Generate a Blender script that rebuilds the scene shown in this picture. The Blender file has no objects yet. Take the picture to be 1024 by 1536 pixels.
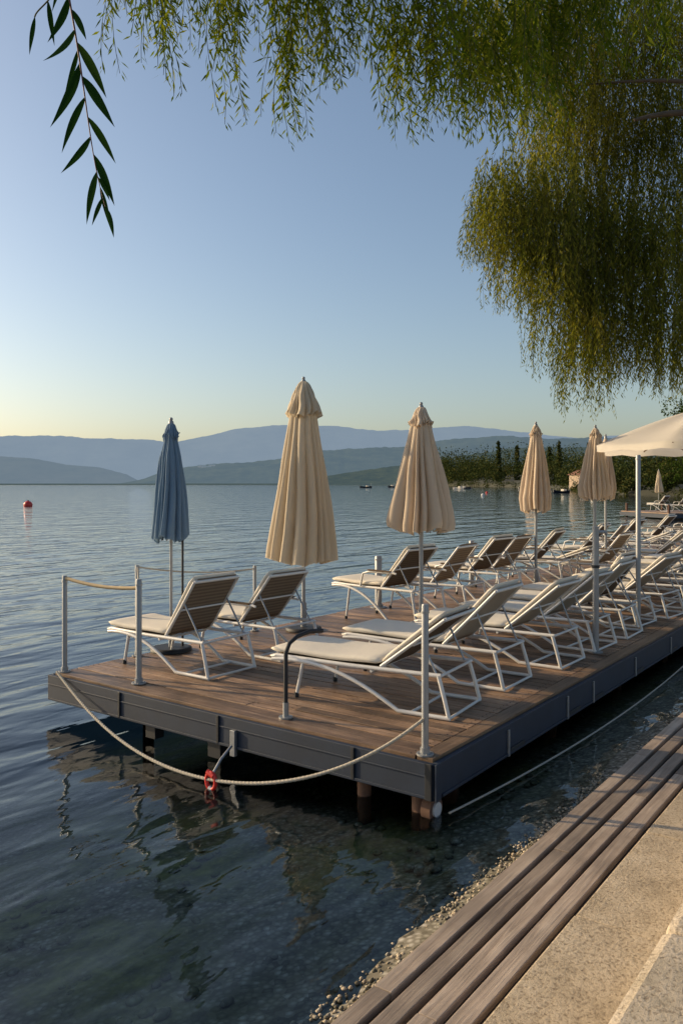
import bpy, math, random
import numpy as np
from mathutils import Vector, Matrix, noise
random.seed(7); rng=np.random.default_rng(7)
scn=bpy.context.scene
COL=scn.collection

# ------------------------------------------------------------------ frames
TH=math.atan2(.805,.593)
DECK=Matrix.Translation((0.59,5.29,0))@Matrix.Rotation(TH,4,'Z')   # local x = a (along shore), y = b (towards lake)

# ------------------------------------------------------------------ materials
def newmat(name):
    m=bpy.data.materials.new(name); m.use_nodes=True
    nt=m.node_tree; nt.nodes.clear()
    out=nt.nodes.new('ShaderNodeOutputMaterial')
    return m,nt,out
def N(nt,t,**k):
    n=nt.nodes.new(t)
    for a,b in k.items(): setattr(n,a,b)
    return n
def L(nt,a,b): nt.links.new(a,b)
def ramp(nt,stops,interp='LINEAR'):
    r=N(nt,'ShaderNodeValToRGB'); r.color_ramp.interpolation=interp
    e=r.color_ramp.elements
    while len(e)<len(stops): e.new(0.5)
    for i,(p,c) in enumerate(stops):
        e[i].position=p; e[i].color=(*c,1) if len(c)==3 else c
    return r
def coords(nt,scale=(1,1,1),kind='Object'):
    tc=N(nt,'ShaderNodeTexCoord'); mp=N(nt,'ShaderNodeMapping')
    mp.inputs['Scale'].default_value=scale
    L(nt,tc.outputs[kind],mp.inputs['Vector']); return mp.outputs['Vector']
def noi(nt,vec,scale,detail=4,rough=.55,dist=0):
    n=N(nt,'ShaderNodeTexNoise'); n.inputs['Scale'].default_value=scale
    n.inputs['Detail'].default_value=detail; n.inputs['Roughness'].default_value=rough
    n.inputs['Distortion'].default_value=dist
    L(nt,vec,n.inputs['Vector']); return n.outputs['Fac']
def math_(nt,op,a,b=None):
    m=N(nt,'ShaderNodeMath',operation=op)
    for i,v in enumerate((a,b)):
        if v is None: continue
        if isinstance(v,(int,float)): m.inputs[i].default_value=v
        else: L(nt,v,m.inputs[i])
    return m.outputs[0]
def mixc(nt,f,a,b,mode='MIX'):
    m=N(nt,'ShaderNodeMix',data_type='RGBA',blend_type=mode)
    for i,v in ((0,f),(6,a),(7,b)):
        if isinstance(v,(int,float)): m.inputs[i].default_value=v
        elif isinstance(v,tuple): m.inputs[i].default_value=(*v,1)
        else: L(nt,v,m.inputs[i])
    return m.outputs[2]
def bsdf(nt,out,col,rough=.6,metal=0,bump=None,bstr=.3,bdist=.01):
    p=N(nt,'ShaderNodeBsdfPrincipled')
    if isinstance(col,tuple): p.inputs['Base Color'].default_value=(*col,1)
    else: L(nt,col,p.inputs['Base Color'])
    if isinstance(rough,(int,float)): p.inputs['Roughness'].default_value=rough
    else: L(nt,rough,p.inputs['Roughness'])
    p.inputs['Metallic'].default_value=metal
    if bump is not None:
        b=N(nt,'ShaderNodeBump'); b.inputs['Strength'].default_value=bstr; b.inputs['Distance'].default_value=bdist
        L(nt,bump,b.inputs['Height']); L(nt,b.outputs[0],p.inputs['Normal'])
    L(nt,p.outputs[0],out.inputs[0]); return p

def mat_plain(name,col,rough=.5,metal=0,var=.25,scale=12,bstr=.15):
    m,nt,out=newmat(name); v=coords(nt); f=noi(nt,v,scale,6,.65)
    c=mixc(nt,f,tuple(x*(1-var) for x in col),tuple(min(1,x*(1+var)) for x in col))
    bsdf(nt,out,c,rough,metal,f,bstr,.004); return m
def mat_wood(name,c1,c2,c3,grain='Y',rough=.62,blot=.5):
    m,nt,out=newmat(name)
    sc=(34,1.6,34) if grain=='Y' else (1.6,34,34)
    v=coords(nt,sc); g=N(nt,'ShaderNodeNewGeometry')
    isl=g.outputs['Random Per Island']
    add=N(nt,'ShaderNodeVectorMath',operation='ADD'); L(nt,v,add.inputs[0])
    cmb=N(nt,'ShaderNodeCombineXYZ'); sh=math_(nt,'MULTIPLY',isl,37.); L(nt,sh,cmb.inputs[0]); L(nt,sh,cmb.inputs[1]); L(nt,cmb.outputs[0],add.inputs[1])
    f=noi(nt,add.outputs[0],1.0,6,.7,.6)
    r=ramp(nt,[(.25,c1),(.5,c2),(.78,c3)]); L(nt,f,r.inputs[0])
    tone=math_(nt,'ADD',math_(nt,'MULTIPLY',isl,.9),.55)
    v2=coords(nt); w=noi(nt,v2,1.7,6,.65)
    cr=ramp(nt,[(.35,(1-blot,)*3),(.62,(1.1,1.1,1.1))]); L(nt,w,cr.inputs[0])
    c=mixc(nt,1.,r.outputs[0],cr.outputs[0],'MULTIPLY')
    hs=N(nt,'ShaderNodeHueSaturation'); L(nt,c,hs.inputs['Color']); L(nt,tone,hs.inputs['Value'])
    rr=math_(nt,'ADD',math_(nt,'MULTIPLY',w,.3),rough-.15)
    bsdf(nt,out,hs.outputs[0],rr,0,f,.7,.006); return m
def mat_fabric(name,col,trans=.25,stripe=0,scale=3,weave=260,dirt=.25):
    m,nt,out=newmat(name); v=coords(nt); f=noi(nt,v,scale,5,.6)
    c=mixc(nt,f,tuple(x*(1-dirt) for x in col),tuple(min(1,x*(1+dirt*.5)) for x in col))
    w=N(nt,'ShaderNodeTexWave'); w.inputs['Scale'].default_value=weave; L(nt,v,w.inputs['Vector']); w.bands_direction='Z'
    if stripe:
        w2=N(nt,'ShaderNodeTexWave'); w2.bands_direction='Z'; w2.inputs['Scale'].default_value=stripe; w2.inputs['Distortion'].default_value=.4; L(nt,v,w2.inputs['Vector'])
        c=mixc(nt,math_(nt,'MULTIPLY',w2.outputs['Fac'],.6),c,tuple(x*.35 for x in col))
    d=N(nt,'ShaderNodeBsdfPrincipled'); L(nt,c,d.inputs['Base Color']); d.inputs['Roughness'].default_value=.9
    b=N(nt,'ShaderNodeBump'); b.inputs['Strength'].default_value=.3; b.inputs['Distance'].default_value=.012
    L(nt,math_(nt,'ADD',math_(nt,'MULTIPLY',w.outputs['Fac'],.05),noi(nt,v,7,5,.6)),b.inputs['Height']); L(nt,b.outputs[0],d.inputs['Normal'])
    t=N(nt,'ShaderNodeBsdfTranslucent'); L(nt,c,t.inputs['Color'])
    mx=N(nt,'ShaderNodeMixShader'); mx.inputs[0].default_value=trans
    L(nt,d.outputs[0],mx.inputs[1]); L(nt,t.outputs[0],mx.inputs[2]); L(nt,mx.outputs[0],out.inputs[0]); return m
def mat_leaf(name,c1,c2,c3,trans=.45,clump=.5,off=.25):
    m,nt,out=newmat(name); g=N(nt,'ShaderNodeNewGeometry')
    r=ramp(nt,[(0,c1),(.5,c2),(1,c3)]); 
    v=coords(nt); f=noi(nt,v,clump*2,3,.6)
    s=math_(nt,'ADD',math_(nt,'MULTIPLY',g.outputs['Random Per Island'],.5),math_(nt,'MULTIPLY',math_(nt,'SUBTRACT',f,off),1.1))
    L(nt,s,r.inputs[0])
    d=N(nt,'ShaderNodeBsdfDiffuse'); L(nt,r.outputs[0],d.inputs[0])
    t=N(nt,'ShaderNodeBsdfTranslucent'); 
    L(nt,mixc(nt,1.,r.outputs[0],(1.5,1.4,.6),'MULTIPLY'),t.inputs['Color'])
    mx=N(nt,'ShaderNodeMixShader'); mx.inputs[0].default_value=trans
    L(nt,d.outputs[0],mx.inputs[1]); L(nt,t.outputs[0],mx.inputs[2]); L(nt,mx.outputs[0],out.inputs[0]); return m

M_deck=mat_wood('deck_wood',(.085,.05,.03),(.25,.155,.095),(.45,.32,.22),'Y',.5,.55)
M_bord=mat_wood('deck_border_wood',(.13,.075,.045),(.29,.185,.11),(.45,.31,.2),'X',.5,.45)
M_step=mat_wood('boardwalk_wood',(.17,.125,.09),(.32,.25,.19),(.44,.36,.28),'X',.65,.3)
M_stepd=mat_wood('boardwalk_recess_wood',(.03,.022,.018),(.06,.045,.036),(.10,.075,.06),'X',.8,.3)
M_navy=mat_plain('navy_steel',(.011,.021,.042),.6,0,.45,5)
M_dark=mat_plain('dark_steel',(.012,.014,.018),.6,0,.4,8)
M_metal=mat_plain('galvanised_metal',(.33,.34,.35),.42,.7,.3,20)
M_gpost=mat_plain('grey_painted_post',(.28,.29,.30),.45,.3,.2,15)
M_white=mat_plain('white_aluminium',(.62,.61,.59),.35,.05,.12,15)
M_taupe=mat_fabric('taupe_sling',(.32,.25,.18),.35,9)
M_brown=mat_fabric('brown_sling',(.20,.14,.09),.35,11)
M_lgrey=mat_fabric('beige_sling',(.50,.44,.36),.35,0)
M_cream=mat_fabric('cream_cushion',(.78,.72,.61),.12,0,4,200,.12)
M_umb=mat_fabric('cream_canopy',(.70,.60,.45),.3,0,2.2,220,.15)
M_umb2=mat_fabric('sand_canopy',(.68,.56,.43),.3,0,2.2,220,.15)
M_blue=mat_fabric('blue_canopy',(.18,.28,.40),.25,0,2.2,220,.25)
M_wcan=mat_fabric('white_canopy',(.80,.75,.67),.4,0,2,200,.08)
M_rust=mat_plain('rusty_pile',(.13,.07,.045),.85,0,.6,9,.5)
M_red=mat_plain('red_plastic',(.55,.03,.02),.4,0,.2,9)
M_rope=mat_plain('rope_fibre',(.42,.38,.31),.9,0,.35,160,.8)
M_band=mat_plain('tan_band',(.5,.38,.22),.8,0,.2,30)
M_bark=mat_plain('willow_bark',(.09,.07,.05),.9,0,.5,10,.8)
M_twig=mat_plain('willow_twig',(.07,.07,.02),.8,0,.3,30)

def mat_stone(name,c1,c2,c3):
    m,nt,out=newmat(name); v=coords(nt); g=N(nt,'ShaderNodeNewGeometry')
    f=noi(nt,v,3,8,.65); f2=noi(nt,v,60,5,.75); f3=noi(nt,v,14,4,.6)
    r=ramp(nt,[(.3,c1),(.5,c2),(.7,c3)]); L(nt,math_(nt,'ADD',math_(nt,'MULTIPLY',f,.6),math_(nt,'MULTIPLY',f3,.4)),r.inputs[0])
    rr=ramp(nt,[(.36,(.45,.42,.38)),(.5,(1,1,1))]); L(nt,f2,rr.inputs[0])
    c=mixc(nt,1.,r.outputs[0],rr.outputs[0],'MULTIPLY')
    hs=N(nt,'ShaderNodeHueSaturation'); L(nt,c,hs.inputs['Color']); L(nt,math_(nt,'ADD',math_(nt,'MULTIPLY',g.outputs['Random Per Island'],.2),.9),hs.inputs['Value'])
    bsdf(nt,out,hs.outputs[0],.85,0,math_(nt,'ADD',math_(nt,'MULTIPLY',f2,1.),f3),.7,.012); return m
M_stone=mat_stone('sandstone_paving',(.33,.26,.17),(.52,.42,.29),(.62,.52,.38))
M_stone2=mat_stone('sandstone_kerb',(.36,.30,.21),(.54,.45,.33),(.62,.53,.42))

# lake bed
m,nt,out=newmat('lake_bed_gravel'); M_bed=m
v=coords(nt); geo=N(nt,'ShaderNodeNewGeometry'); sep=N(nt,'ShaderNodeSeparateXYZ'); L(nt,geo.outputs['Position'],sep.inputs[0])
vo=N(nt,'ShaderNodeTexVoronoi'); vo.inputs['Scale'].default_value=28; L(nt,v,vo.inputs['Vector'])
rp=ramp(nt,[(0,(.16,.145,.10)),(.4,(.33,.30,.22)),(.75,(.45,.41,.32)),(1,(.62,.58,.5))]); 
sc_=N(nt,'ShaderNodeSeparateColor'); L(nt,vo.outputs['Color'],sc_.inputs[0]); L(nt,sc_.outputs[0],rp.inputs[0])
sh=ramp(nt,[(0,(1,1,1)),(.55,(.4,.38,.34))]); L(nt,vo.outputs['Distance'],sh.inputs[0])
peb=mixc(nt,1.,rp.outputs[0],sh.outputs[0],'MULTIPLY')
al=noi(nt,v,1.3,6,.65); alr=ramp(nt,[(.42,(0,0,0)),(.58,(1,1,1))]); L(nt,al,alr.inputs[0])
mossc=ramp(nt,[(.3,(.04,.05,.01)),(.7,(.30,.29,.06))]); L(nt,noi(nt,v,9,6,.7),mossc.inputs[0])
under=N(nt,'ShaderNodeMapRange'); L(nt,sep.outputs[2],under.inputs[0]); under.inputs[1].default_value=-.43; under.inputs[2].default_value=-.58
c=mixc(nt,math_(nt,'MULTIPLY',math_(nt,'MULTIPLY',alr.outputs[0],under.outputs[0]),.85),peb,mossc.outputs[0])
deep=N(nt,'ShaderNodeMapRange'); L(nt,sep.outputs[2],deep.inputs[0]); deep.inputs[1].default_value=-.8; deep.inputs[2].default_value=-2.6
c=mixc(nt,math_(nt,'POWER',deep.outputs[0],.8),c,(.02,.05,.065))  # light lost in deep water painted into the bed colour by depth
bsdf(nt,out,c,.8,0,vo.outputs['Distance'],-.7,.02)

# water
m,nt,out=newmat('lake_water'); M_water=m
tc=N(nt,'ShaderNodeTexCoord'); mp=N(nt,'ShaderNodeMapping'); mp.inputs['Rotation'].default_value=(0,0,TH); mp.inputs['Scale'].default_value=(.55,1.5,1); L(nt,tc.outputs['Object'],mp.inputs['Vector'])
v1=mp.outputs['Vector']
a1=noi(nt,v1,.5,2,.45,.3); a2=noi(nt,v1,1.9,2,.45,.3); a3=noi(nt,v1,7.,2,.5)
h=math_(nt,'ADD',math_(nt,'MULTIPLY',a1,1.0),math_(nt,'ADD',math_(nt,'MULTIPLY',a2,.34),math_(nt,'MULTIPLY',a3,.035)))
b=N(nt,'ShaderNodeBump'); b.inputs['Strength'].default_value=1; b.inputs['Distance'].default_value=.095; L(nt,h,b.inputs['Height'])
fr=N(nt,'ShaderNodeFresnel'); fr.inputs['IOR'].default_value=1.33; L(nt,b.outputs[0],fr.inputs['Normal'])
gl=N(nt,'ShaderNodeBsdfGlossy'); gl.inputs['Roughness'].default_value=.03; L(nt,b.outputs[0],gl.inputs['Normal'])
gl.inputs['Color'].default_value=(.95,.97,1,1)
tr=N(nt,'ShaderNodeBsdfTransparent'); tr.inputs['Color'].default_value=(.87,.96,.93,1)
mx=N(nt,'ShaderNodeMixShader'); L(nt,fr.outputs[0],mx.inputs[0]); L(nt,tr.outputs[0],mx.inputs[1]); L(nt,gl.outputs[0],mx.inputs[2]); L(nt,mx.outputs[0],out.inputs[0])

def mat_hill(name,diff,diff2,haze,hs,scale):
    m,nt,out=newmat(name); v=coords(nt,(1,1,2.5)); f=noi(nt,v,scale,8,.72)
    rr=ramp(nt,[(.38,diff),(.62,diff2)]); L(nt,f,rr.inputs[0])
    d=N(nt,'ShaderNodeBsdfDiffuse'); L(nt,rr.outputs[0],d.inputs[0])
    e=N(nt,'ShaderNodeEmission'); e.inputs[0].default_value=(*haze,1); e.inputs[1].default_value=hs  # aerial haze painted as a surface glow, no real atmosphere
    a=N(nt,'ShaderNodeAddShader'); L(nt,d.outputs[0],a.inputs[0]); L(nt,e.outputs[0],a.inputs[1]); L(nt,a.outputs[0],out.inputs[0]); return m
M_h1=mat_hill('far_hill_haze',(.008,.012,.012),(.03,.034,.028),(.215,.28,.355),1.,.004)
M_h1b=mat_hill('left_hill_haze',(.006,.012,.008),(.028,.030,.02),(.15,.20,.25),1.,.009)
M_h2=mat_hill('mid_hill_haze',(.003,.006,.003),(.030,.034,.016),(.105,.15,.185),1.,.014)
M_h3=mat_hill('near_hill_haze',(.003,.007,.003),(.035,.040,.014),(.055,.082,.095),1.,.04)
M_land=mat_plain('shore_earth',(.04,.04,.022),.95,0,.5,.3)

# ------------------------------------------------------------------ mesh builder
class MB:
    def __init__(s): s.v=[];s.f=[];s.m=[];s.s=[];s.mats=[]
    def mi(s,mat):
        if mat not in s.mats: s.mats.append(mat)
        return s.mats.index(mat)
    def add(s,vs,fs,mat,smooth=False):
        o=len(s.v); s.v+= [tuple(v) for v in vs]; k=s.mi(mat)
        for f in fs: s.f.append([i+o for i in f]); s.m.append(k); s.s.append(smooth)
    def box(s,c,d,mat,rot=None):
        x,y,z=d[0]/2,d[1]/2,d[2]/2
        vs=[Vector(p) for p in ((-x,-y,-z),(x,-y,-z),(x,y,-z),(-x,y,-z),(-x,-y,z),(x,-y,z),(x,y,z),(-x,y,z))]
        if rot: vs=[rot@p for p in vs]
        vs=[p+Vector(c) for p in vs]
        s.add(vs,[(3,2,1,0),(4,5,6,7),(0,1,5,4),(1,2,6,5),(2,3,7,6),(3,0,4,7)],mat)
    def tube(s,pts,r,mat,n=10,caps=True):
        pts=[Vector(p) for p in pts]; k=len(pts)
        rs=r if isinstance(r,(list,tuple)) else [r]*k
        vs=[];fs=[]; up=None
        for i,p in enumerate(pts):
            t=(pts[min(i+1,k-1)]-pts[max(i-1,0)]).normalized()
            if up is None:
                up=Vector((0,0,1)) if abs(t.z)<.9 else Vector((1,0,0))
            x=(up-t*up.dot(t)).normalized(); up=x; y=t.cross(x)
            for j in range(n):
                a=2*math.pi*j/n; vs.append(p+(x*math.cos(a)+y*math.sin(a))*rs[i])
        for i in range(k-1):
            for j in range(n):
                fs.append((i*n+j,i*n+(j+1)%n,(i+1)*n+(j+1)%n,(i+1)*n+j))
        s.add(vs,fs,mat,True)
        if caps:
            s.add(vs[:n],[tuple(range(n))[::-1]],mat); s.add(vs[-n:],[tuple(range(n))],mat)
    def cyl(s,p,r,h,mat,n=16): s.tube([p,(p[0],p[1],p[2]+h)],r,mat,n)
    def slab(s,path,w,t,mat,n=16,bulge=0.0):
        P=[Vector((0,y,z)) for y,z in path]; k=len(P); vs=[];fs=[]
        for i,p in enumerate(P):
            tg=(P[min(i+1,k-1)]-P[max(i-1,0)]).normalized(); nr=Vector((0,-tg.z,tg.y))
            e=min(i,k-1-i); sc=(.35 if e==0 else 1); sw=(w/2-(.02 if e==0 else 0))
            for j in range(n):
                a=2*math.pi*j/n; ca,sa=math.cos(a),math.sin(a)
                X=math.copysign(abs(ca)**.35,ca)*sw; Z=math.copysign(abs(sa)**.6,sa)*t/2*sc
                if bulge: Z+= -bulge*(1-(X/(w/2))**2)
                vs.append(p+Vector((X,0,0))+nr*Z)
        for i in range(k-1):
            for j in range(n): fs.append((i*n+j,i*n+(j+1)%n,(i+1)*n+(j+1)%n,(i+1)*n+j))
        fs.append(tuple(range(n))[::-1]); fs.append(tuple(range((k-1)*n,k*n)))
        s.add(vs,fs,mat,True)
    def sphere(s,c,r,mat,sq=(1,1,1),n=14,m=9):
        vs=[];fs=[]
        for i in range(m+1):
            ph=math.pi*i/m
            for j in range(n):
                a=2*math.pi*j/n
                vs.append((c[0]+r*sq[0]*math.sin(ph)*math.cos(a),c[1]+r*sq[1]*math.sin(ph)*math.sin(a),c[2]+r*sq[2]*math.cos(ph)))
        for i in range(m):
            for j in range(n): fs.append((i*n+j,(i+1)*n+j,(i+1)*n+(j+1)%n,i*n+(j+1)%n))
        s.add(vs,fs,mat,True)
    def mesh(s,name):
        me=bpy.data.meshes.new(name); me.from_pydata(s.v,[],s.f)
        for mt in s.mats: me.materials.append(mt)
        me.polygons.foreach_set('material_index',s.m); me.polygons.foreach_set('use_smooth',s.s)
        me.update(); return me
    def obj(s,name,M=None,bevel=0):
        o=bpy.data.objects.new(name,s.mesh(name)); COL.objects.link(o)
        if M is not None: o.matrix_world=M
        if bevel:
            b=o.modifiers.new('bevel','BEVEL'); b.width=bevel; b.segments=2; b.limit_method='ANGLE'; b.angle_limit=math.radians(50)
        return o
def sag(p,q,d,n=24):
    p=Vector(p);q=Vector(q)
    return [p.lerp(q,i/n)-Vector((0,0,d*4*(i/n)*(1-i/n))) for i in range(n+1)]

# ------------------------------------------------------------------ lake bed + water
def interp(x,xs,ys): return float(np.interp(x,xs,ys))
bx=[-60,-9,-2.2,-1.0,-.78,-.6,-.3,.5,2,4,8,20,200,9000]
bz=[-.2,-.2,-.45,-.36,-.365,-.40,-.46,-.58,-.80,-1.2,-2.4,-7,-20,-30]
As=sorted(set(list(np.arange(-8,12,.16))+list(np.arange(12,60,4))+[80,150,300,800,2000,7000]+[-10,-14,-20,-40,-100,-400,-2000,-7000]))
Bs=sorted(set([-60,-20,-9,-4,-2.2,-1.4,-1.0]+list(np.arange(-.9,6,.12))+[6.5,7,8,10,14,20,40,80,200,800,2500,9000]))
vs=[];fs=[]
for a in As:
    for b_ in Bs:
        z=interp(b_,bx,bz)
        if -1<b_<6 and -9<a<12: z+=.035*noise.noise(Vector((a*1.3,b_*1.3,0)))+.02*noise.noise(Vector((a*5,b_*5,3)))
        vs.append((a,b_,z))
nb=len(Bs)
for i in range(len(As)-1):
    for j in range(nb-1): fs.append((i*nb+j,(i+1)*nb+j,(i+1)*nb+j+1,i*nb+j+1))
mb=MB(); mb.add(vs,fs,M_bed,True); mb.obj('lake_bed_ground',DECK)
mb=MB()
for i in range(4200):
    a=random.uniform(-3.2,3.5); bb=-.80+abs(random.gauss(0,.13)); r=random.uniform(.004,.013)
    z=interp(bb,bx,bz)
    mb.sphere((a,bb,z+r*.4),r,M_bed if random.random()<.6 else M_stone,(random.uniform(.8,1.5),random.uniform(.7,1.2),.6),6,4)
for i in range(420):
    a=random.uniform(-3.5,3.5); bb=random.uniform(-.3,2.2); r=random.uniform(.015,.04)
    z=interp(bb,bx,bz)
    mb.sphere((a,bb,z+r*.1),r,M_bed,(random.uniform(.8,1.5),random.uniform(.7,1.2),.5),10,6)
mb.obj('shore_pebbles',DECK)
mb=MB()
mb.add([(-7000,-.95,-.4),(7000,-.95,-.4),(7000,9000,-.4),(-7000,9000,-.4)],[(0,1,2,3)],M_water)
mb.obj('lake_water',DECK)

# ------------------------------------------------------------------ deck
mb=MB(); W=4.13; a=.012; pitch=.124; AEND=24
while a<AEND:
    wd=pitch-.014; b0=.135
    cuts=[b0]+([random.uniform(1.2,3.2)] if random.random()<.45 else [])+[W-.01]
    for p,q in zip(cuts[:-1],cuts[1:]):
        mb.box((a+wd/2,(p+q)/2,-.015+random.uniform(-.003,.003)),(wd,q-p-.005,.03),M_deck,Matrix.Rotation(random.uniform(-.025,.025),3,'Y'))
        for s_ in (.025,wd-.025):
            for e_ in (p+.05,q-.05): mb.box((a+s_,e_,.0015),(.009,.009,.003),M_dark)
    a+=pitch
a=.012
while a<AEND:
    l=min(random.uniform(2.2,3.4),AEND-a); mb.box((a+l/2,.065,-.0135),(l-.005,.12,.033),M_bord); a+=l
mb.obj('wooden_deck',DECK,bevel=.004)
mb=MB()
mb.box((AEND/2,W/2,-.05),(AEND-.05,W-.06,.036),M_dark)
mb.box((-.022,W/2,-.135),(.04,W+.06,.235),M_navy)
mb.box((-.048,W/2,-.235),(.012,W+.02,.02),M_navy)
mb.box((-.046,W/2,-.10),(.008,W+.02,.012),M_navy)
mb.box((AEND/2,-.022,-.135),(AEND-.01,.04,.235),M_navy)
mb.box((AEND/2,-.047,-.235),(AEND-.1,.012,.02),M_navy)
mb.box((AEND/2,W+.022,-.135),(AEND-.01,.04,.235),M_navy)
mb.box((-.05,.0,-.13),(.016,.05,.24),M_dark); mb.box((-.02,-.052,-.13),(.06,.016,.24),M_navy)
for a in [1.05,2.25,2.9,4.2,5.6,7,8.5,10,12]:
    mb.box((a,-.05,-.15),(.025,.016,.2),M_metal); mb.box((a+.14,-.05,-.21),(.3,.014,.03),M_dark)
for bb in (.6,1.9,3.1): 
    mb.box((-.05,bb,-.13),(.014,.025,.22),M_dark)
for a in np.arange(.7,AEND,1.9):
    for bb in (.25,1.8,3.6):
        mb.tube([(a,bb,-1.6),(a,bb,-.07)],.055,M_rust,12)
    mb.box((a,W/2,-.12),(.09,W-.2,.1),M_dark)
for bb in (.5,2.0,3.4): mb.box((AEND/2,bb,-.20),(AEND-.4,.12,.12),M_dark)
mb.tube([(.12,.16,-1.2),(.12,.16,-.2)],.06,M_rust,14)
mb.tube([(.10,.03,-.36),(.10,.10,-.36)],.085,M_rust,20); mb.tube([(.10,.015,-.36),(.10,.03,-.36)],.05,M_white,16)
mb.tube([(.12,.62,-1.2),(.12,.62,-.2)],.05,M_rust,14)
mb.box((.05,1.98,-.30),(.12,.14,.16),M_dark); mb.box((.05,2.75,-.30),(.1,.12,.14),M_dark)
mb.box((-.06,1.72,-.2),(.03,.05,.2),M_metal)
mb.obj('deck_frame',DECK,bevel=.003)

def post(a,b_,h,r=.024,mat=M_gpost,name='railing_post',flange=True):
    mb=MB(); mb.tube([(0,0,0),(0,0,h-.012),(0,0,h)],[r,r,r*.8],mat,14)
    if flange:
        mb.tube([(0,0,0.002),(0,0,.012)],r*2.4,mat,18); mb.tube([(0,0,.012),(0,0,.05)],r*1.35,mat,14)
        for k in range(4):
            t=k*math.pi/2+.78; mb.cyl((r*1.9*math.cos(t),r*1.9*math.sin(t),.012),.006,.007,M_metal,6)
    mb.tube([(0,0,h-.06),(0,0,h-.045)],r*1.2,M_metal,14)
    return mb.obj(name,DECK@Matrix.Translation((a,b_,0)))
post(.08,4.07,.92); post(.2,3.14,.94,.027); post(.95,4.07,.95,.022); post(2.75,4.07,.8,.02)
post(.06,.09,1.0,.024,M_gpost)
mb=MB(); mb.tube(sag((.08,4.07,.9),(.2,3.14,.86),.035),.017,M_band,8); mb.obj('rope_handrail',DECK)
mb=MB(); mb.tube(sag((.95,4.07,.93),(2.75,4.07,.76),.05),.008,M_rope,6); mb.tube(sag((.2,3.14,.9),(.95,4.07,.93),.03),.006,M_rope,6); mb.obj('cable_handrail',DECK)
mb=MB()
pts=[(0,0,0),(0,0,.35),(0,0,.5),(.03,-.01,.57),(.10,-.03,.615),(.22,-.06,.64),(.34,-.09,.63)]
mb.tube(pts,.017,M_dark,12); mb.tube([(0,0,.002),(0,0,.014)],.055,M_metal,18); mb.tube([(0,0,.014),(0,0,.12)],.023,M_metal,14)
mb.obj('ladder_handrail',DECK@Matrix.Translation((.16,1.38,0)))
def bez(P,n=60):
    out=[]
    m=len(P)-1
    for i in range(n+1):
        t=i/n; s=Vector((0,0,0))
        for k,p in enumerate(P): s+=Vector(p)*(math.comb(m,k)*t**k*(1-t)**(m-k))
        out.append(s)
    return out
mb=MB()
path=bez([(-.04,4.02,.03),(-.2,3.2,-.3),(-.62,2.0,-.5),(-.6,.7,-.42),(.03,.09,.24)],160)
mb.tube(path,.0115,M_rope,8)
for ph in (0,math.pi):
    hp=[]
    for i,p in enumerate(path):
        for k in range(3):
            q=p.lerp(path[min(i+1,len(path)-1)],k/3); t=(i*3+k)*.85+ph
            hp.append(q+Vector((.0075*math.cos(t),0,.0075*math.sin(t))))
    mb.tube(hp,.007,M_rope,5)
mb.obj('mooring_rope',DECK)
mb=MB()
c=min(path,key=lambda p:abs(p.y-1.57)); c=Vector(c)
ring=[c+Vector((.0,.045*math.cos(t),-.01+.06*math.sin(t))) for t in np.linspace(0,2*math.pi,24)]
mb.tube(ring,.015,M_red,8)
mb.tube([c+Vector((0,0,.02)),c+Vector((.1,.0,.12)),c+Vector((.27,.06,.16))],.01,M_metal,8)
mb.tube([c+Vector((0,-.03,.03)),c+Vector((0,.035,.05))],.021,M_red,10)
mb.tube([c+Vector((0,-.02,-.075)),c+Vector((0,.02,-.06))],.016,M_white,10)
mb.obj('red_mooring_ring',DECK)
mb=MB(); mb.tube(bez([(.1,-.07,-.36),(3,-.35,-.42),(6,-.3,-.33),(9.5,-.1,-.1)],60),.008,M_rope,6); mb.obj('side_mooring_line',DECK)

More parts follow.
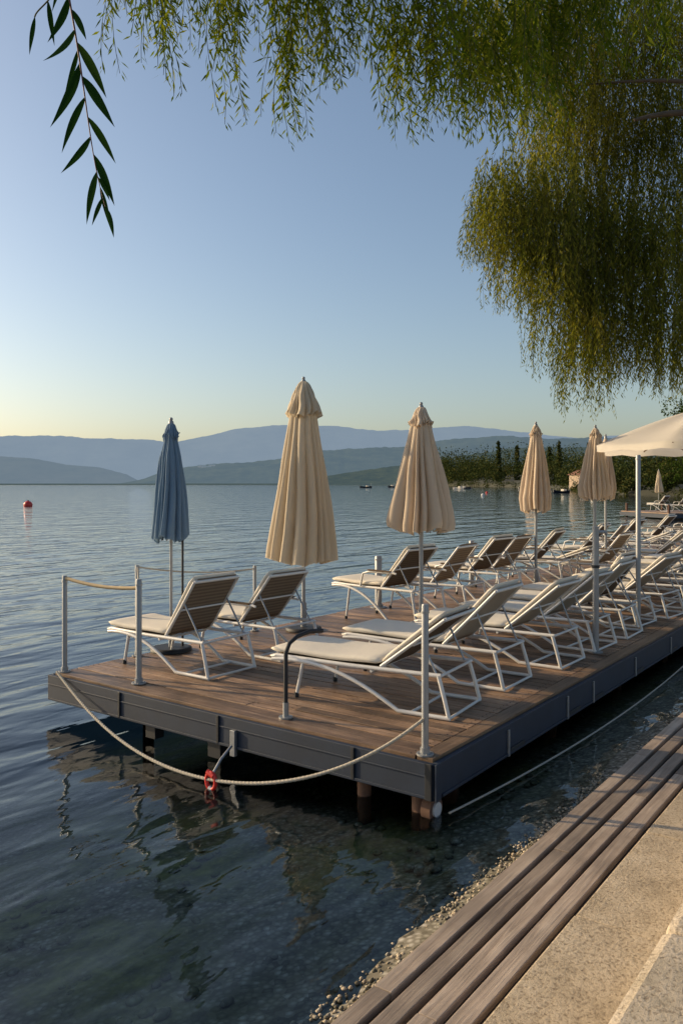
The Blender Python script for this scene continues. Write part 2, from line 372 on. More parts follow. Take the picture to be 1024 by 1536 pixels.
# ------------------------------------------------------------------ umbrellas
def closed_umbrella(a,b_,ztop,zbot,hw,mat,prof,name='closed_parasol',cap=None,pole=.019,ribs=8,seed=0,lean=(0,0),two=False,M0=None):
    mb=MB(); Hh=ztop-zbot; R=random.Random(seed)
    n=200; k=52
    cuts=[0]
    while cuts[-1]<1: cuts.append(cuts[-1]+R.uniform(.5,1.5)/(ribs*1.75))
    cuts=[c/cuts[-1] for c in cuts]; depth=[R.uniform(.5,1.1) for _ in cuts]; outr=[R.uniform(.82,1.1) for _ in cuts]
    phs=[R.uniform(0,6.28) for _ in range(4)]
    def fold(u):
        u%=1
        for i in range(len(cuts)-1):
            if cuts[i]<=u<=cuts[i+1]:
                f=(u-cuts[i])/(cuts[i+1]-cuts[i]); return math.sin(math.pi*f)**.75,depth[i],outr[i]
        return 0,1,1
    def surf(t0,t1,kk,rad,flare,zoff,wob,base=0):
        vs=[];fs=[]
        for i in range(kk+1):
            t=i/kk; r=rad(t)
            for j in range(n):
                th=2*math.pi*j/n
                f,dp,orr=fold(j/n+.02*math.sin(4*t+phs[0])*t+base)
                am=min(.5,.06+flare*t)
                rr=r*(1-am*dp*(1-f))*(1+(orr-1)*min(1,t*1.5))*(1+.03*math.sin(2*th+phs[1]+t))
                rr+=.008*math.sin(9*t+5*th+phs[2])*min(1,8*r)
                z=-(t0+(t1-t0)*t)*Hh+wob*(.5*math.sin(3*th+phs[3])+(f-.5)*.9+2*(orr-.95))*t**5
                vs.append((rr*math.cos(th),rr*math.sin(th),ztop+zoff+z))
        for i in range(kk):
            for j in range(n): fs.append((i*n+j,(i+1)*n+j,(i+1)*n+(j+1)%n,i*n+(j+1)%n))
        mb.add(vs,fs,mat,True)
    surf(0,1,k,lambda t:hw*interp(t,[p[0] for p in prof],[p[1] for p in prof]),.75,0,.05)
    if cap:
        c0,c1,cw0,cw1=cap
        surf(c0,c1,18,lambda t:hw*(cw0+(cw1-cw0)*t**.8)+.006,.5,.012,.06,.3)
    mb.tube([(0,0,.0),(0,0,ztop-.02)],pole,M_gpost,12)
    if two: mb.tube([(.1,-.07,.0),(.1,-.07,zbot+.2)],pole*.8,M_dark,10)
    mb.tube([(0,0,ztop-.03),(0,0,ztop+.012),(0,0,ztop+.03)],[.03,.028,.012],M_gpost,12)
    mb.sphere((0,0,ztop+.04),.02,M_gpost)
    mb.tube([(0,0,0.002),(0,0,.035),(0,0,.045)],[.22,.22,.19],M_dark,26); mb.tube([(0,0,.04),(0,0,.34)],pole*1.6,M_gpost,14)
    mb.tube([(pole,0,.25),(pole+.05,0,.25)],.007,M_dark,8)
    for s_ in range(ribs):
        th=2*math.pi*(s_+.5)/ribs; r=hw*.5
        mb.tube([(r*math.cos(th),r*math.sin(th),zbot+.05),(r*math.cos(th)*1.03,r*math.sin(th)*1.03,zbot-.015)],.006,M_gpost,6)
    M=(M0 or DECK)@Matrix.Translation((a,b_,0))@Matrix.Rotation(lean[0],4,'X')@Matrix.Rotation(lean[1],4,'Y')
    return mb.obj(name,M)
PA=[(0,.1),(.04,.22),(.10,.34),(.2,.42),(.45,.66),(.75,.9),(.93,1.02),(1,1.05)]
PB=[(0,.08),(.08,.22),(.17,.36),(.5,.68),(.85,1),(.95,1.06),(1,1.02)]
PC=[(0,.08),(.08,.26),(.14,.38),(.3,.55),(.6,.82),(.85,1.05),(1,.95)]
closed_umbrella(1.35,4.0,2.45,1.20,.20,M_blue,[(0,.12),(.04,.26),(.1,.38),(.16,.36),(.3,.58),(.6,.82),(.9,1),(1,1.05)],'closed_blue_parasol',cap=(0.02,.14,.14,.44),pole=.016,seed=3,two=True)
closed_umbrella(3.15,3.63,3.05,.84,.41,M_umb,PA,cap=(.01,.20,.12,.60),pole=.022,seed=11)
closed_umbrella(3.5,2.17,2.68,1.25,.345,M_umb2,PB,cap=(.01,.17,.10,.42),pole=.024,seed=5)
closed_umbrella(7.98,2.67,2.75,1.34,.25,M_umb2,PC,cap=(.01,.14,.10,.42),pole=.024,seed=8)
closed_umbrella(8.25,1.8,2.68,1.55,.25,M_umb2,PC,cap=(.01,.14,.10,.42),pole=.024,seed=9,lean=(0,.02))
closed_umbrella(11.2,2.6,2.7,1.5,.2,M_umb2,PC,seed=10,pole=.024)

mb=MB(); mb.tube([(0,0,0),(0,0,1.32)],.034,M_gpost,16); mb.tube([(0,0,1.32),(0,0,1.34)],.04,M_gpost,16)
mb.tube([(0,0,.002),(0,0,.014)],.075,M_gpost,18); mb.tube([(0,0,1.28),(.12,-.06,1.28),(.14,-.07,1.25)],.018,M_gpost,8); mb.tube([(0,0,.9),(0,0,.93)],.042,M_dark,14)
mb.obj('parasol_holder_post',DECK@Matrix.Translation((3.97,.3,0)))
post(5.89,.42,2.16,.03,M_gpost,'tall_pole')
post(5.2,3.9,.75,.05,M_gpost,'railing_post'); post(8.2,3.95,.8,.045,M_gpost,'railing_post')

mb=MB(); hs=1.85; n=64; kk=16; vs=[];fs=[]
for i in range(kk+1):
    t=i/kk
    for j in range(n):
        th=2*math.pi*j/n; u=(j%8)/8; mid=math.sin(math.pi*u)
        r=hs*t*(1-.055*mid)/1.0; z=3.02-.62*(t**1.25)-.07*mid*math.sin(math.pi*min(1,t*.9))
        vs.append((r*math.cos(th),r*math.sin(th),z))
for j in range(n):
    th=2*math.pi*j/n; u=(j%8)/8; mid=math.sin(math.pi*u); r=hs*(1-.055*mid)+.01
    vs.append((r*math.cos(th),r*math.sin(th),2.40-.10-.015*math.sin(u*12.5)))
for i in range(kk+1):
    for j in range(n): fs.append((i*n+j,(i+1)*n+j,(i+1)*n+(j+1)%n,i*n+(j+1)%n))
mb.add(vs,fs,M_wcan,True)
for k in range(8):
    th=2*math.pi*k/8; e=Vector((hs*math.cos(th),hs*math.sin(th),2.385)); mb.tube([(0,0,2.98),tuple(e*.5+Vector((0,0,1.50))),tuple(e)],.012,M_bord,8)
    mb.tube([(0,0,2.2),tuple(Vector((e.x*.5,e.y*.5,2.66)))],.01,M_bord,8)
mb.tube([(0,0,0),(0,0,3.08)],.035,M_white,14); mb.sphere((0,0,3.1),.04,M_white); mb.box((0,0,.05),(.6,.6,.1),M_dark)
mb.obj('open_parasol',DECK@Matrix.Translation((9.5,.45,0)))

# ------------------------------------------------------------------ sun loungers
def lounger_mesh(h=.34,sl=1.15,bl=.72,ang=50,w=.62,sling=M_taupe,seat=M_cream,cush=True,arms=False,seed=0):
    mb=MB(); an=math.radians(ang); x=w/2; R=random.Random(seed)
    by,bzv=-bl*math.cos(an),bl*math.sin(an); rear=-.5
    F=M_white
    for sx in (-x,x):
        mb.tube([(sx,sl-.04,h-.03),(sx,sl-.01,h-.012),(sx,sl-.06,h),(sx,.3,h-.008),(sx,rear,h)],.017,F,10)
        arc=[(sx*1.02,sl-.02,h-.035)]
        for k in range(1,13):
            t=k/12; arc.append((sx*1.04,sl-.02-(sl+.12)*t,(h-.05)*(1-t**2.2)+.02+.03*math.sin(math.pi*t)))
        arc+= [(sx*1.04,-.3,.018),(sx*1.04,rear-.08,.018)]
        mb.tube(arc,.0165,F,10)
        mb.tube([(sx*1.04,rear-.07,.016),(sx*1.03,rear-.03,h*.5),(sx*1.01,rear+.02,h)],.0165,F,10)
        mb.tube([(sx*1.02,sl-.34,h-.01),(sx*1.02,sl-.28,.06),(sx*1.02,sl-.27,0.004)],.015,F,10)
        mb.tube([(sx*1.02,sl-.27,0.0),(sx*1.02,sl-.27,.04)],.02,M_dark,10)
        mb.tube([(sx*.97,0.02,h+.012),(sx*.97,by*.5,h+bzv*.5+.012),(sx*.97,by,h+bzv)],.015,F,10)
        mb.tube([(sx*.93,by*.62,h+bzv*.6),(sx*.93,rear+.05,h+.005)],.009,M_metal,8)
        if arms:
            mb.tube([(sx*1.1,.35,h),(sx*1.12,.3,h+.17),(sx*1.12,.2,h+.2),(sx*1.12,-.2,h+.21),(sx*1.1,by*.55-.02,h+.2)],.014,F,8)
            mb.box((sx*1.12,.02,h+.222),(.045,.38,.016),M_brown)
    for yy,zz in ((sl-.05,h-.01),(rear,h),(rear-.07,.016),(.1,h-.03),(-.25,.02),(.6,h-.03)):
        mb.tube([(-x*1.03,yy,zz),(x*1.03,yy,zz)],.012,F,8)
    mb.tube([(-x*.97,by,h+bzv),(x*.97,by,h+bzv)],.017,F,10); mb.tube([(-x*.97,by*.5,h+bzv*.5-.004),(x*.97,by*.5,h+bzv*.5-.004)],.010,F,8)
    sp=[(0.03+(sl-.08)*t,h+.006-.018*math.sin(math.pi*t)) for t in np.linspace(0,1,12)]
    mb.slab(sp,w-.03,.012,sling)
    bp=[(-.0+by*t*1.0,h+.02+bzv*t) for t in np.linspace(0,1.02,10)]
    if cush:
        mb.slab([(0.01+(sl+.0)*t,h+.048-.006*math.sin(math.pi*t)+.004*math.sin(9*t+seed)) for t in np.linspace(0,1,18)],w+.01,.062,seat)
        nx,nz=math.sin(an),math.cos(an)
        mb.slab([(y+nx*.034,z+nz*.034) for y,z in bp],w-.0,.05,seat)
        mb.slab([(y-nx*.004,z-nz*.004) for y,z in bp],w-.05,.014,sling)
    else:
        mb.slab(bp,w-.045,.014,sling,bulge=.015)
    return mb.mesh('sun_lounger')
LM={ 'A':lounger_mesh(.33,1.08,.68,39,.62,M_brown,M_cream,True,False,1),
     'B':lounger_mesh(.33,1.12,.72,47,.6,M_lgrey,M_cream,True,False,2),
     'C':lounger_mesh(.32,1.08,.72,42,.6,M_lgrey,M_cream,True,False,3),
     'D':lounger_mesh(.32,1.08,.66,55,.6,M_brown,M_cream,True,True,4),
     'E':lounger_mesh(.33,.88,.66,56,.6,M_taupe,M_cream,True,False,5),
     'F':lounger_mesh(.33,.88,.66,52,.6,M_taupe,M_cream,True,True,6),
     'G':lounger_mesh(.46,.9,.66,50,.6,M_brown,M_cream,True,True,7),
     'H':lounger_mesh(.40,.95,.66,52,.6,M_taupe,M_lgrey,False,True,8),
     'K':lounger_mesh(.33,1.1,.72,22,.6,M_taupe,M_cream,True,False,9)}
def place(k,a,b_,rot=0,M0=None):
    o=bpy.data.objects.new('sun_lounger',LM[k]); COL.objects.link(o)
    o.matrix_world=(M0 or DECK)@Matrix.Translation((a,b_,0.003))@Matrix.Rotation(math.radians(rot),4,'Z')
place('A',1.08,.93,6); place('B',2.15,.95,2); place('C',3.25,.85,0); place('C',4.25,.85,-2)
for i,(k,a) in enumerate((('B',5.15),('D',6.05),('C',6.95),('B',7.9),('K',8.8),('D',9.7),('C',10.7),('B',11.7),('H',12.7),('C',13.7),('K',14.8),('C',16),('H',17.2),('C',18.5),('B',20),('C',21.5))):
    place(k,a,.85+random.uniform(-.1,.1),random.uniform(-6,6))
place('E',.95,3.28,0); place('F',1.92,3.22,-2)
for k,a in (('G',4.35),('H',5.55),('G',6.75),('H',7.75),('G',8.9),('K',10.2),('G',11.5),('H',12.8),('G',14.2),('K',15.6),('G',17),('H',18.5),('G',20),('H',22)):
    place(k,a,3.15+random.uniform(-.12,.1),random.uniform(-8,8))
for k,a in (('H',9.6),('C',13.2),('H',16.2)): place(k,a,2.1,random.uniform(-5,5))

# ------------------------------------------------------------------ shore
mb=MB()
for i in range(4):
    a=-6.; bb=-.775-.118*i-.042
    while a<14:
        l=random.uniform(2.6,4.2); mb.box((a+l/2,bb,-.295+random.uniform(-.002,.002)),(l-.006,.084,.04),M_step); a+=l
    a=-6.3
    while a<14:
        l=random.uniform(2.6,4.2); mb.box((a+l/2,bb-.059,-.332),(l-.006,.05,.03),M_stepd); a+=l
mb.box((4,-.765,-.36),(20,.03,.1),M_stepd)
mb.obj('boardwalk',DECK,bevel=.003)
mb=MB(); a=-6.3
while a<14:
    l=random.uniform(1.1,1.5); mb.box((a+l/2,-1.485,-.33+random.uniform(-.003,.003)),(l-.008,.47,.13),M_stone); a+=l
mb.obj('stone_paving',DECK,bevel=.01)
mb=MB(); a=-6.9
while a<14:
    l=random.uniform(1.7,2.2); mb.box((a+l/2,-1.965,-.2),(l-.006,.48,.31),M_stone2); a+=l
mb.obj('stone_kerb',DECK,bevel=.05)
mb=MB(); 
for i in range(16):
    for j in range(7):
        mb.box((-7+i*1.3+.65+(j%2)*.4,-2.21-.5-j*1.,-.12),(1.29,.99,.12),M_stone)
mb.obj('stone_terrace',DECK,bevel=.008)

# ------------------------------------------------------------------ foliage helpers
def leaf_mesh(P,Dr,ln,wd,fold=.2):
    n=len(P); Dr=Dr/np.linalg.norm(Dr,axis=1,keepdims=True)
    rv=rng.normal(size=(n,3)); S=np.cross(Dr,rv); S/=np.linalg.norm(S,axis=1,keepdims=True)+1e-9
    Nn=np.cross(Dr,S); ln=ln[:,None]; wd=wd[:,None]
    v=np.empty((n,4,3)); v[:,0]=P; v[:,1]=P+Dr*ln*.42+S*wd/2+Nn*wd*fold; v[:,2]=P+Dr*ln+Nn*ln*.06; v[:,3]=P+Dr*ln*.42-S*wd/2+Nn*wd*fold
    return v
def np_obj(name,quads,mat,extra=None):
    n=len(quads); me=bpy.data.meshes.new(name)
    me.vertices.add(n*4); me.vertices.foreach_set('co',quads.reshape(-1).astype(np.float32))
    me.loops.add(n*4); me.loops.foreach_set('vertex_index',np.arange(n*4,dtype=np.int32))
    me.polygons.add(n); me.polygons.foreach_set('loop_start',np.arange(0,n*4,4,dtype=np.int32)); me.polygons.foreach_set('loop_total',np.full(n,4,np.int32))
    me.update(); me.validate(); me.materials.append(mat)
    o=bpy.data.objects.new(name,me); COL.objects.link(o); return o
def strands(list_,lsp,lmin,lmax,wr,spread=(.35,.85)):
    Ls=[];St=[]
    for (x,y,zt,ln,dx,dy) in list_:
        n=max(4,int(ln/lsp)); t=np.linspace(0,1,n)
        ph=rng.uniform(0,6.28)
        px=x+dx*np.sqrt(t)*.6+dx*t*.4+.03*np.sin(t*5+ph)*ln; py=y+dy*t+.03*np.cos(t*4+ph)*ln; pz=zt-ln*t**1.05
        P=np.stack([px,py,pz],1)
        T=np.gradient(P,axis=0); T/=np.linalg.norm(T,axis=1,keepdims=True)
        side=rng.normal(size=(n,3)); side[:,2]*=.3; side/=np.linalg.norm(side,axis=1,keepdims=True)
        D=T*rng.uniform(.5,1.1,(n,1))+side*rng.uniform(spread[0],spread[1],(n,1)); D[:,2]-=.2
        l=rng.uniform(lmin,lmax,n)*(1-.35*t**3); 
        Ls.append(leaf_mesh(P+side*rng.uniform(0,.03,(n,1)),D,l,l*wr))
        k=max(3,n//4); idx=np.linspace(0,n-1,k).astype(int); Q=P[idx]
        o=np.array([.0018,0.0012,0])
        q=np.empty((k-1,4,3)); q[:,0]=Q[:-1]-o;q[:,1]=Q[:-1]+o;q[:,2]=Q[1:]+o*.8;q[:,3]=Q[1:]-o*.8; St.append(q)
    return np.concatenate(Ls),np.concatenate(St)

M_wil=mat_leaf('willow_leaf',(.02,.04,.005),(.085,.13,.014),(.24,.25,.03),.45,.6)
M_wil2=mat_leaf('willow_leaf_fine',(.025,.04,.006),(.13,.15,.022),(.34,.31,.065),.45,.8,.24)
M_near=mat_leaf('willow_leaf_near',(.006,.022,.005),(.012,.04,.010),(.03,.065,.015),.2,2)
M_far=mat_leaf('distant_foliage',(.010,.020,.010),(.035,.05,.018),(.12,.11,.035),.15,.06)
M_oak=mat_leaf('tree_leaf',(.008,.018,.004),(.03,.055,.010),(.09,.12,.025),.2,.12)

TREE=[]
S=[]
def dome(x,y,zt,zb,r,n,out=0.15):
    for _ in range(int(n*1.75)):
        q=math.sqrt(random.random()); th=random.uniform(0,6.283)
        dx=r*q*math.cos(th); dy=r*1.3*q*math.sin(th)
        top=zt-.55*r*q*q-random.uniform(0,.25)
        full=top-zb
        st=top-random.random()**1.2*max(0,full-.7)
        ln=min(st-zb-abs(random.gauss(0,.15))*full*.4-(q**2)*.2*full*random.random(),random.uniform(.8,2.4))
        if ln<.35: ln=.35
        S.append((x+dx,y+dy,st,ln,dx*out/r*1.2,dy*out/r))
rightdomes=[
 (2.05,11.0,6.3,4.75,.34,65),(2.3,11.0,6.5,4.7,.42,75),(2.45,11.3,6.6,4.1,.4,75),(2.8,10.9,6.75,3.8,.42,95),(3.05,11.4,6.5,3.2,.38,85),(3.3,11.0,6.0,2.65,.30,85),
 (3.6,11.2,6.0,3.05,.4,90),(3.9,11.2,5.9,3.15,.42,90),(4.3,10.8,5.8,2.95,.42,95),(4.7,11.2,5.8,2.9,.45,90),(5.2,11,5.8,2.8,.5,60),
 (3.2,11.6,7.2,4.6,.5,90),(3.7,11.6,7.3,4.4,.5,100),(4.2,11.6,7.4,4.4,.5,100),(4.7,11.5,7.6,4.4,.55,100),(5.2,11.5,7.6,4.4,.55,60),
 (3.0,11.2,8.0,6.2,.5,85),(3.5,11.4,8.4,6.2,.55,100),(4.1,11.5,8.6,6.2,.55,100),(4.7,11.5,8.8,6.3,.55,90),(5.2,11.5,9,6.3,.55,50),
 (2.4,10.6,8.6,6.85,.5,75),(3.0,10.8,9.0,7.1,.5,75),(3.7,11,9.4,7.3,.6,80),(4.5,11,9.6,7.3,.6,80),(5.2,11,9.8,7.3,.6,40),
 (2.0,10.2,8.3,6.75,.4,55)]
for d in rightdomes: dome(*d)
la,sa=strands(S,.036,.06,.11,.22)
TREE.append(('fine',la,sa))
S=[]
fr=[
 (-1.50,4.95,5),(-1.40,4.6,9),(-1.28,4.78,7),(-1.16,4.46,11),(-1.0,4.72,9),(-.88,4.78,7),(-.74,4.22,12),(-.62,4.6,8),(-.50,4.76,9),(-.34,4.14,15),(-.22,4.46,11),
 (-.10,4.5,12),(.02,4.42,13),(.14,4.55,12),(.26,4.55,12),(.38,4.22,14),(.50,4.08,17),(.62,4.2,15),(.74,4.22,16),(.86,4.12,16),(.98,4.05,18),(1.1,4.1,18),(1.22,4.15,17),
 (1.35,4.15,16),(1.5,4.35,15),(1.65,4.5,14),(1.8,4.55,14),(1.95,4.6,14),(2.1,4.6,12),(2.3,4.6,12),(2.5,4.6,10)]
for x,zb,n in fr:
    yy=random.uniform(5.0,6.1)
    for k in range(int(n*1.3)):
        y=yy+random.gauss(0,.25); xx=(x+random.gauss(0,.05))*y/5.5
        lift=abs(random.gauss(0,.40)); 
        zt=1.8+(zb-1.8)*y/5.5
        bot=zt+lift*(1 if k>1 else .1); ln=random.uniform(.5,1.2)
        S.append((xx-.1,y,bot+ln,ln,random.uniform(-.05,.2),random.uniform(-.15,.15)))
lb,sb=strands(S,.021,.065,.115,.18,(.5,1.15))
TREE.append(('near',lb,sb))
root=bpy.data.objects.new('willow_tree',None); COL.objects.link(root)
for nm,l_,s_ in TREE:
    o=np_obj('leaves_'+nm,l_,M_wil2 if nm=='fine' else M_wil); o.parent=root
    o=np_obj('stems_'+nm,s_,M_twig); o.parent=root
mb=MB()
mb.tube(bez([(8.2,9.6,-.3),(8.0,9.8,2),(7.6,10.2,4),(7.2,10.4,6)],14),[.42-.014*i for i in range(15)],M_bark,14)
mb.tube(bez([(7.6,10.2,4.2),(6.2,10.9,6.4),(4.9,10.3,6.75),(3.7,10.3,6.4)],20),[.15-.0065*i for i in range(21)],M_bark,10)
mb.tube(bez([(5.4,10.5,6.5),(4.9,10.2,6.9),(4.2,10.2,6.9),(3.3,10.8,7.1)],14),[.05-.0028*i for i in range(15)],M_bark,8)
mb.tube(bez([(7.3,10.3,5.6),(6.2,10.6,8.8),(4.2,10.9,9.1),(2.0,10.6,8.2)],20),[.16-.0072*i for i in range(21)],M_bark,10)
mb.tube(bez([(7.4,10.2,5.6),(5,7.5,8.8),(2.5,6,6.6),(-1.6,5.6,5.7)],24),[.13-.0050*i for i in range(25)],M_bark,10)
mb.tube(bez([(4,7,7.2),(2.8,5.8,6.4),(.5,5.4,5.5),(-.9,5.5,5.5)],20),[.05-.0022*i for i in range(21)],M_bark,8)
o=mb.obj('trunk_and_limbs'); o.parent=root

def big_leaf(mb,p,d,l,w,mat,bend=.15):
    d=d.normalized(); s=d.cross(Vector((0.2,1,.1))).normalized(); n=s.cross(d)
    vs=[];fs=[];k=9
    for i in range(k+1):
        t=i/k; ww=w*math.sin(math.pi*min(1,t*.97+.03)**.8)*.5
        c=p+d*l*t+n*(-.0+bend*l*t*t)+Vector((0,0,-.12*l*t*t))
        vs+=[c-s*ww+n*ww*.35,c,c+s*ww+n*ww*.35]
    for i in range(k):
        a=i*3; fs+=[(a,a+1,a+4,a+3),(a+1,a+2,a+5,a+4)]
    mb.add(vs,fs,mat,True)
mb=MB()
stem=bez([(-.515,1.5,2.78),(-.50,1.5,2.66),(-.475,1.5,2.60),(-.47,1.5,2.45),(-.455,1.5,2.38),(-.435,1.5,2.31)],40)
mb.tube(stem,[.0022-.00004*i for i in range(41)],mat_plain('twig_red',(.10,.035,.025),.6),6)
rr=random.Random(4)
for i,(k,sd,l) in enumerate([(3,-1,.07),(6,-1,.10),(8,1,.075),(11,-1,.11),(13,1,.10),(16,-1,.12),(18,1,.11),(21,-1,.10),(24,1,.085),(27,-1,.08),(30,1,.095),(33,-1,.085),(36,1,.07),(38,-1,.05),(40,1,.065),(14,-1,.07),(34,1,.06)]):
    k=min(k,40); d=Vector((sd*rr.uniform(.2,.75),rr.uniform(-.5,.5),-1))
    big_leaf(mb,stem[k],d,l,l*rr.uniform(.13,.18),M_near,rr.uniform(-.3,.4)*sd)
st2=bez([(-.515,1.5,2.75),(-.53,1.52,2.70),(-.56,1.5,2.68),(-.565,1.5,2.66)],10)
mb.tube(st2,.0015,M_twig,5); big_leaf(mb,st2[-1],Vector((-.25,0,-1)),.06,.010,M_near); big_leaf(mb,st2[5],Vector((.1,0,-1)),.07,.011,M_near)
o=mb.obj('foreground_twig'); o.parent=root

# ------------------------------------------------------------------ hills
def hill(name,D,depth,pts,mat,rough,xr=(-1.3,1.3),nx=260,ny=22,sd=0):
    xs=[p[0]*D for p in pts]; hs=[p[1]*D+2.2 for p in pts]; vs=[];fs=[]
    for i in range(nx+1):
        x=(xr[0]+(xr[1]-xr[0])*i/nx)*D; hr=interp(x,xs,hs)
        for j in range(ny+1):
            t=j/ny; y=D+depth*(t-.5)
            prof=math.sin(math.pi*t)**1.2 if t<.5 else math.sin(math.pi*t)**.8
            nz=noise.fractal(Vector((x/D*9+sd,y/depth*3,sd)),1.,2.,6)
            nz2=noise.fractal(Vector((x/D*160+sd,y/depth*30,sd)),1.,2.,3)
            z=hr*prof*(1+.2*nz*(1-prof*.7))+rough*(nz+.35*nz2)*(prof>.02)*min(1,hr/(8*rough+.01))
            vs.append((x*(y/D),y,z-.9 if hr>1 else -3))
    for i in range(nx):
        for j in range(ny): a=i*(ny+1)+j; fs.append((a,a+ny+1,a+ny+2,a+1))
    mb=MB(); mb.add(vs,fs,mat,True); return mb.obj(name)
def T(l): return [((px-512)/1220,(725-py)/1220) for px,py in l]
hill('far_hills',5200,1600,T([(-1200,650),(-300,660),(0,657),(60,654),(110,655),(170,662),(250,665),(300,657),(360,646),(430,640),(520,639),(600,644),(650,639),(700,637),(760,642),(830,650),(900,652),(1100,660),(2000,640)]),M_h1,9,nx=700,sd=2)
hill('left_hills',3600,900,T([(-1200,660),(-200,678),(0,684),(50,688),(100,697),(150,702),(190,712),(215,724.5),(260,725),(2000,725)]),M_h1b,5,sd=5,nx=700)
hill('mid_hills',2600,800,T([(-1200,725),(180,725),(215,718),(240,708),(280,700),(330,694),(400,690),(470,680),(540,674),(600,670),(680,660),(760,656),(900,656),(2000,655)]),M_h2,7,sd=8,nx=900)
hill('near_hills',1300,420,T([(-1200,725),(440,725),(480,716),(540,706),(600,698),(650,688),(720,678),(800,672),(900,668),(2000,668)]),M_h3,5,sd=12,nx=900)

shore=[(200,60),(62,132),(55,156),(60,200),(70,244),(92,390),(98,560),(82,690),(88,760),(140,900)]
mb=MB(); vs=[];fs=[];m_=12
def shore_pt(u):
    k=u*(len(shore)-1); i=min(int(k),len(shore)-2); f=k-i
    return shore[i][0]*(1-f)+shore[i+1][0]*f, shore[i][1]*(1-f)+shore[i+1][1]*f
for i in range(81):
    x,y=shore_pt(i/80)
    for j in range(m_+1):
        t=j/m_; hx=x+260*t*t; vs.append((hx+6*noise.noise(Vector((y*.03,j,0)))*t,y+10*t,-.6+(.8*min(1,t*12))+12*t*(y/500)+1.5*noise.noise(Vector((y*.02,t*5,1)))*t))
for i in range(80):
    for j in range(m_): a=i*(m_+1)+j; fs.append((a,a+m_+1,a+m_+2,a+1))
mb.add(vs,fs,M_land,True); mb.obj('headland_ground')
Q=[]
def blobtree(x,y,z,hgt,wd,n,leaf,cyp=False):
    if cyp:
        t=rng.uniform(0,1,n); r=wd/2*np.sin(np.pi*np.clip(t*.92+.08,0,1))**.7*(1-t*.45); th=rng.uniform(0,6.283,n); q=np.sqrt(rng.uniform(.3,1,n))
        P=np.stack([x+r*q*np.cos(th),y+r*q*np.sin(th),z+t*hgt],1)
    else:
        k=9; cc=np.stack([x+rng.normal(0,wd*.22,k),y+rng.normal(0,wd*.22,k),z+hgt*rng.uniform(.15,.85,k)],1); rad=wd*rng.uniform(.17,.32,k)
        i=rng.integers(0,k,n); d=rng.normal(size=(n,3)); d/=np.linalg.norm(d,axis=1,keepdims=True)
        P=cc[i]+d*(rad[i]*rng.uniform(.55,1,n)**.5)[:,None]
    D=rng.normal(size=(n,3)); l=rng.uniform(.6,1.3,n)*leaf
    return leaf_mesh(P,D,l,l*.8)
for i in range(330):
    u=random.uniform(.14,.97); x,y=shore_pt(u); off=random.random()**1.3*100+1
    hgt=random.choice((.018,.025,.032,.038,.045))*y*random.uniform(.85,1.1)+1
    sc=(.3+y/560); Q.append(blobtree(x+off,y+random.uniform(-5,5),-.3+off*.04,hgt,hgt*random.uniform(.7,1.1),int(420/sc**.7),.85*sc))
for i in range(220):
    u=random.uniform(.1,.97); x,y=shore_pt(u); s_=random.uniform(1.2,3.)*(.6+y/700)
    Q.append(blobtree(x+random.uniform(-1,6),y+random.uniform(-2,4),-.7,s_,s_*1.6,70,.45*(.6+y/600)))
for i in range(8):
    u=(.46,.5,.52,.57,.60,.63,.66,.68)[i]; x,y=shore_pt(u); off=random.uniform(4,24)
    Q.append(blobtree(x+off,y,.5,y*random.uniform(.040,.055),.008*y,700,.0026*y,True))
np_obj('distant_trees',np.concatenate(Q),M_far)
root2=bpy.data.objects.new('broadleaf_tree',None); COL.objects.link(root2)
Q=[]
for k in range(20):
    Q.append(blobtree(60+random.uniform(-5,8),128+random.uniform(-4,4),random.uniform(2,10),7.5,7,1500,.36))
o=np_obj('crown',np.concatenate(Q),M_oak); o.parent=root2
mb=MB(); mb.tube([(59,128,-1),(59.2,128,5),(58.5,128,11)],[.6,.5,.3],M_bark,10); mb.tube([(59,128,5),(56,127,10)],[.3,.1],M_bark,8); mb.tube([(59,128,5),(63,128,11)],[.3,.1],M_bark,8)
o=mb.obj('trunk'); o.parent=root2

M_wall=mat_plain('ochre_render',(.40,.31,.23),.9,0,.2,2); M_roof=mat_plain('terracotta_roof',(.18,.09,.06),.9,0,.3,3); M_glass=mat_plain('dark_window',(.02,.025,.03),.15)
def house(name,M,w,d,h):
    mb=MB(); mb.box((0,0,h/2),(w,d,h),M_wall)
    a,b_=w/2+.5,d/2+.5; mb.add([(-a,-b_,h-.1),(a,-b_,h-.1),(a,b_,h-.1),(-a,b_,h-.1),(-w*.25,0,h+2),(w*.25,0,h+2)],[(0,1,5,4),(2,3,4,5),(1,2,5),(3,0,4),(3,2,1,0)],M_roof)
    nf=max(1,int(h//2.9))
    for f in range(nf):
        for i in range(int(w//2.6)):
            x=-w/2+1.6+i*2.6; mb.box((x,-d/2-.01,1.6+f*2.9),(1.1,.06,1.5),M_glass); mb.box((x,-d/2-.06,.8+f*2.9),(1.3,.14,.08),M_white)
        for i in range(int(d//3)): mb.box((-w/2-.01,-d/2+1.6+i*3,1.6+f*2.9),(.06,1.1,1.5),M_glass)
    mb.obj(name,M)
house('lakeside_restaurant',Matrix.Translation((58,114,-.4)),14,8,3.8)
house('lakeside_house',Matrix.Translation((73,240,.2))@Matrix.Rotation(.4,4,'Z'),9,7,4.2)
house('lakeside_house',Matrix.Translation((91,375,.4))@Matrix.Rotation(.3,4,'Z'),10,8,6)

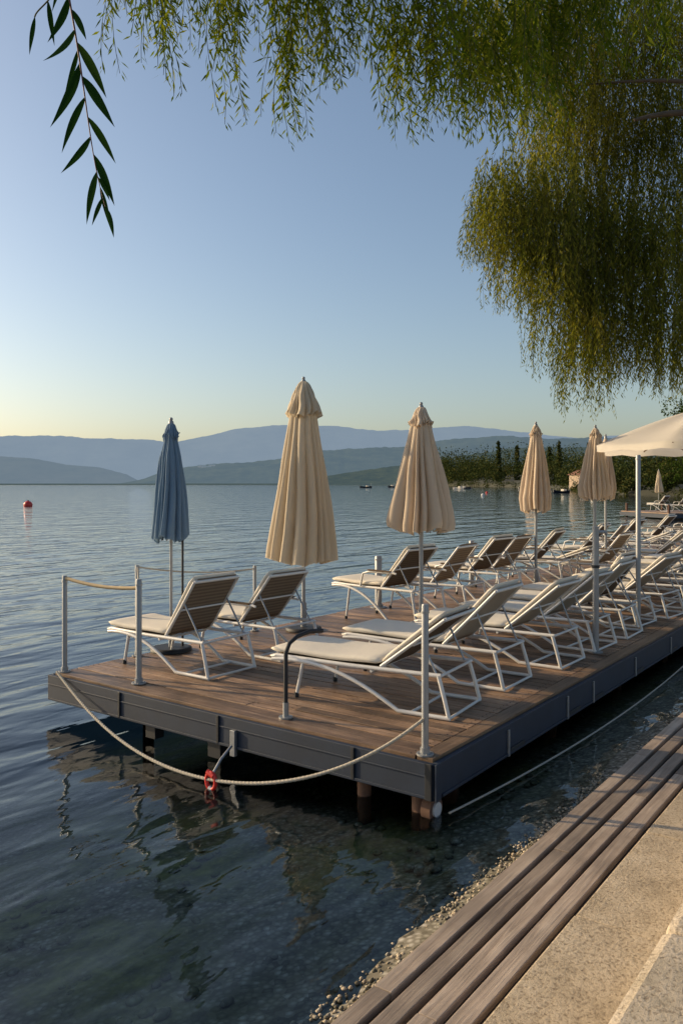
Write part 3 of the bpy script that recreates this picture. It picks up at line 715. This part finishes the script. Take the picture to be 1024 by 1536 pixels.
JM=Matrix.Translation((19.5,52,0))@Matrix.Rotation(.25,4,'Z')
mb=MB()
for i in range(40): mb.box((i*.5,0,-.05),(.46,5,.06),M_deck)
mb.box((9.8,0,-.21),(20.2,5.1,.24),M_navy)
for i in range(8):
    for s_ in (-2.2,2.2): mb.tube([(i*2.7,s_,-3),(i*2.7,s_,.5)],.08,M_rust,10)
mb.obj('far_jetty',JM)
for i in range(5): place('GHCBG'[i],1.2+i*1.3,random.uniform(-.3,.3),random.uniform(-8,8)+20,JM)
closed_umbrella(2.0,1.6,2.7,1.2,.28,M_umb,PB,seed=21,M0=JM); closed_umbrella(4.4,1.5,2.7,1.2,.28,M_umb2,PB,seed=22,M0=JM)
M_hw=mat_hill('village_wall_haze',(.3,.3,.3),(.35,.35,.35),(.12,.14,.15),1,.1)  # walls and roofs carry painted distance haze as emission too
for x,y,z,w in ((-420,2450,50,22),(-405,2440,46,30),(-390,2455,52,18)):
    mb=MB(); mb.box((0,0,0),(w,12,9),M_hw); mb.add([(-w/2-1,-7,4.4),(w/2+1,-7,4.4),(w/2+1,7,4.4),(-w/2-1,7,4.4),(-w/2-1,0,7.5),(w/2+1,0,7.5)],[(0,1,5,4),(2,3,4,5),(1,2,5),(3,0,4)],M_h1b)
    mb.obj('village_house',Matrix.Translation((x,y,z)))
def buoy(x,y,r,mat,name):
    mb=MB(); mb.sphere((0,0,r*.25),r,mat,(1,1,.95),20,14); mb.tube([(0,0,r*1.05),(0,0,r*1.4)],r*.17,M_dark,10); mb.obj(name,Matrix.Translation((x,y,-.4)))
buoy(-30.4,79,.42,M_red,'red_buoy'); buoy(26,150,.3,M_white,'white_buoy'); buoy(33,185,.3,M_red,'red_buoy'); buoy(22,230,.35,M_white,'white_buoy')
def boat(x,y,s,rot,hull=None):
    mb=MB(); vs=[];fs=[];k=12
    for i in range(k+1):
        t=i/k; w=.75*math.sin(math.pi*min(1,.12+t*.86))**.6*(1 if i<k else .05); sh=.55+.25*(2*t-1)**2
        X=-2.3+4.6*t
        vs+=[(X,-w,sh),(X,-w*.7,0),(X,w*.7,0),(X,w,sh)]
    for i in range(k):
        for j in range(3): a=i*4+j; fs.append((a,a+4,a+5,a+1))
    mb.add(vs,fs,hull or M_navy,True); mb.box((0,0,.35),(.3,1.3,.05),M_bord); mb.box((-1.2,0,.35),(.3,1.1,.05),M_bord)
    mb.tube([(2.0,0,.5),(2.0,0,1.9)],.03,M_metal,6); mb.box((-2.2,0,.6),(.25,.3,.6),M_dark)
    mb.box((.6,0,.75),(.9,1.0,.5),M_wcan)
    mb.obj('motor_boat',Matrix.Translation((x,y,-.5))@Matrix.Rotation(rot,4,'Z')@Matrix.Scale(s,4))
boat(12,400,1.3,.2); boat(27,440,1.4,1); boat(46,320,1.1,.5,M_wcan); boat(51,335,1.1,2.5); boat(-33,620,1.4,0); boat(60,260,1.1,.3,M_wcan); boat(53,215,1.0,2.8,M_white); boat(50,185,1.0,.4); boat(66,300,1.1,1.2,M_white); boat(49,160,.9,.2,M_wcan)

# ------------------------------------------------------------------ light, sky, camera
az=Vector((-.94,.34)).normalized(); el=math.radians(20)
sd=Vector((az.x*math.cos(el),az.y*math.cos(el),math.sin(el))).normalized()
sl=bpy.data.lights.new('sun','SUN'); sl.energy=5.0; sl.angle=math.radians(.5); sl.color=(1,.76,.46)
so=bpy.data.objects.new('sun',sl); COL.objects.link(so); so.rotation_euler=sd.to_track_quat('Z','Y').to_euler(); so.location=(0,0,30)
w=bpy.data.worlds.new('World'); scn.world=w; w.use_nodes=True; nt=w.node_tree; nt.nodes.clear()
sk=nt.nodes.new('ShaderNodeTexSky'); sk.sky_type='NISHITA'; sk.sun_disc=False; sk.sun_elevation=el
sk.sun_rotation=math.atan2(sd.x,sd.y); sk.air_density=1.0; sk.dust_density=2.0; sk.ozone_density=1.3
bg=nt.nodes.new('ShaderNodeBackground'); bg.inputs[1].default_value=.15; wo_=nt.nodes.new('ShaderNodeOutputWorld')
nt.links.new(sk.outputs[0],bg.inputs[0]); nt.links.new(bg.outputs[0],wo_.inputs[0])
cam=bpy.data.cameras.new('camera'); co=bpy.data.objects.new('camera',cam); COL.objects.link(co)
co.location=(0,0,1.8); co.rotation_euler=(math.radians(90),0,0)
cam.sensor_fit='VERTICAL'; cam.sensor_height=36; cam.lens=36*1220/1536; cam.shift_y=-43/1536; cam.clip_start=.05; cam.clip_end=20000
scn.camera=co
scn.view_settings.view_transform='Standard'; scn.view_settings.look='None'; scn.view_settings.exposure=0
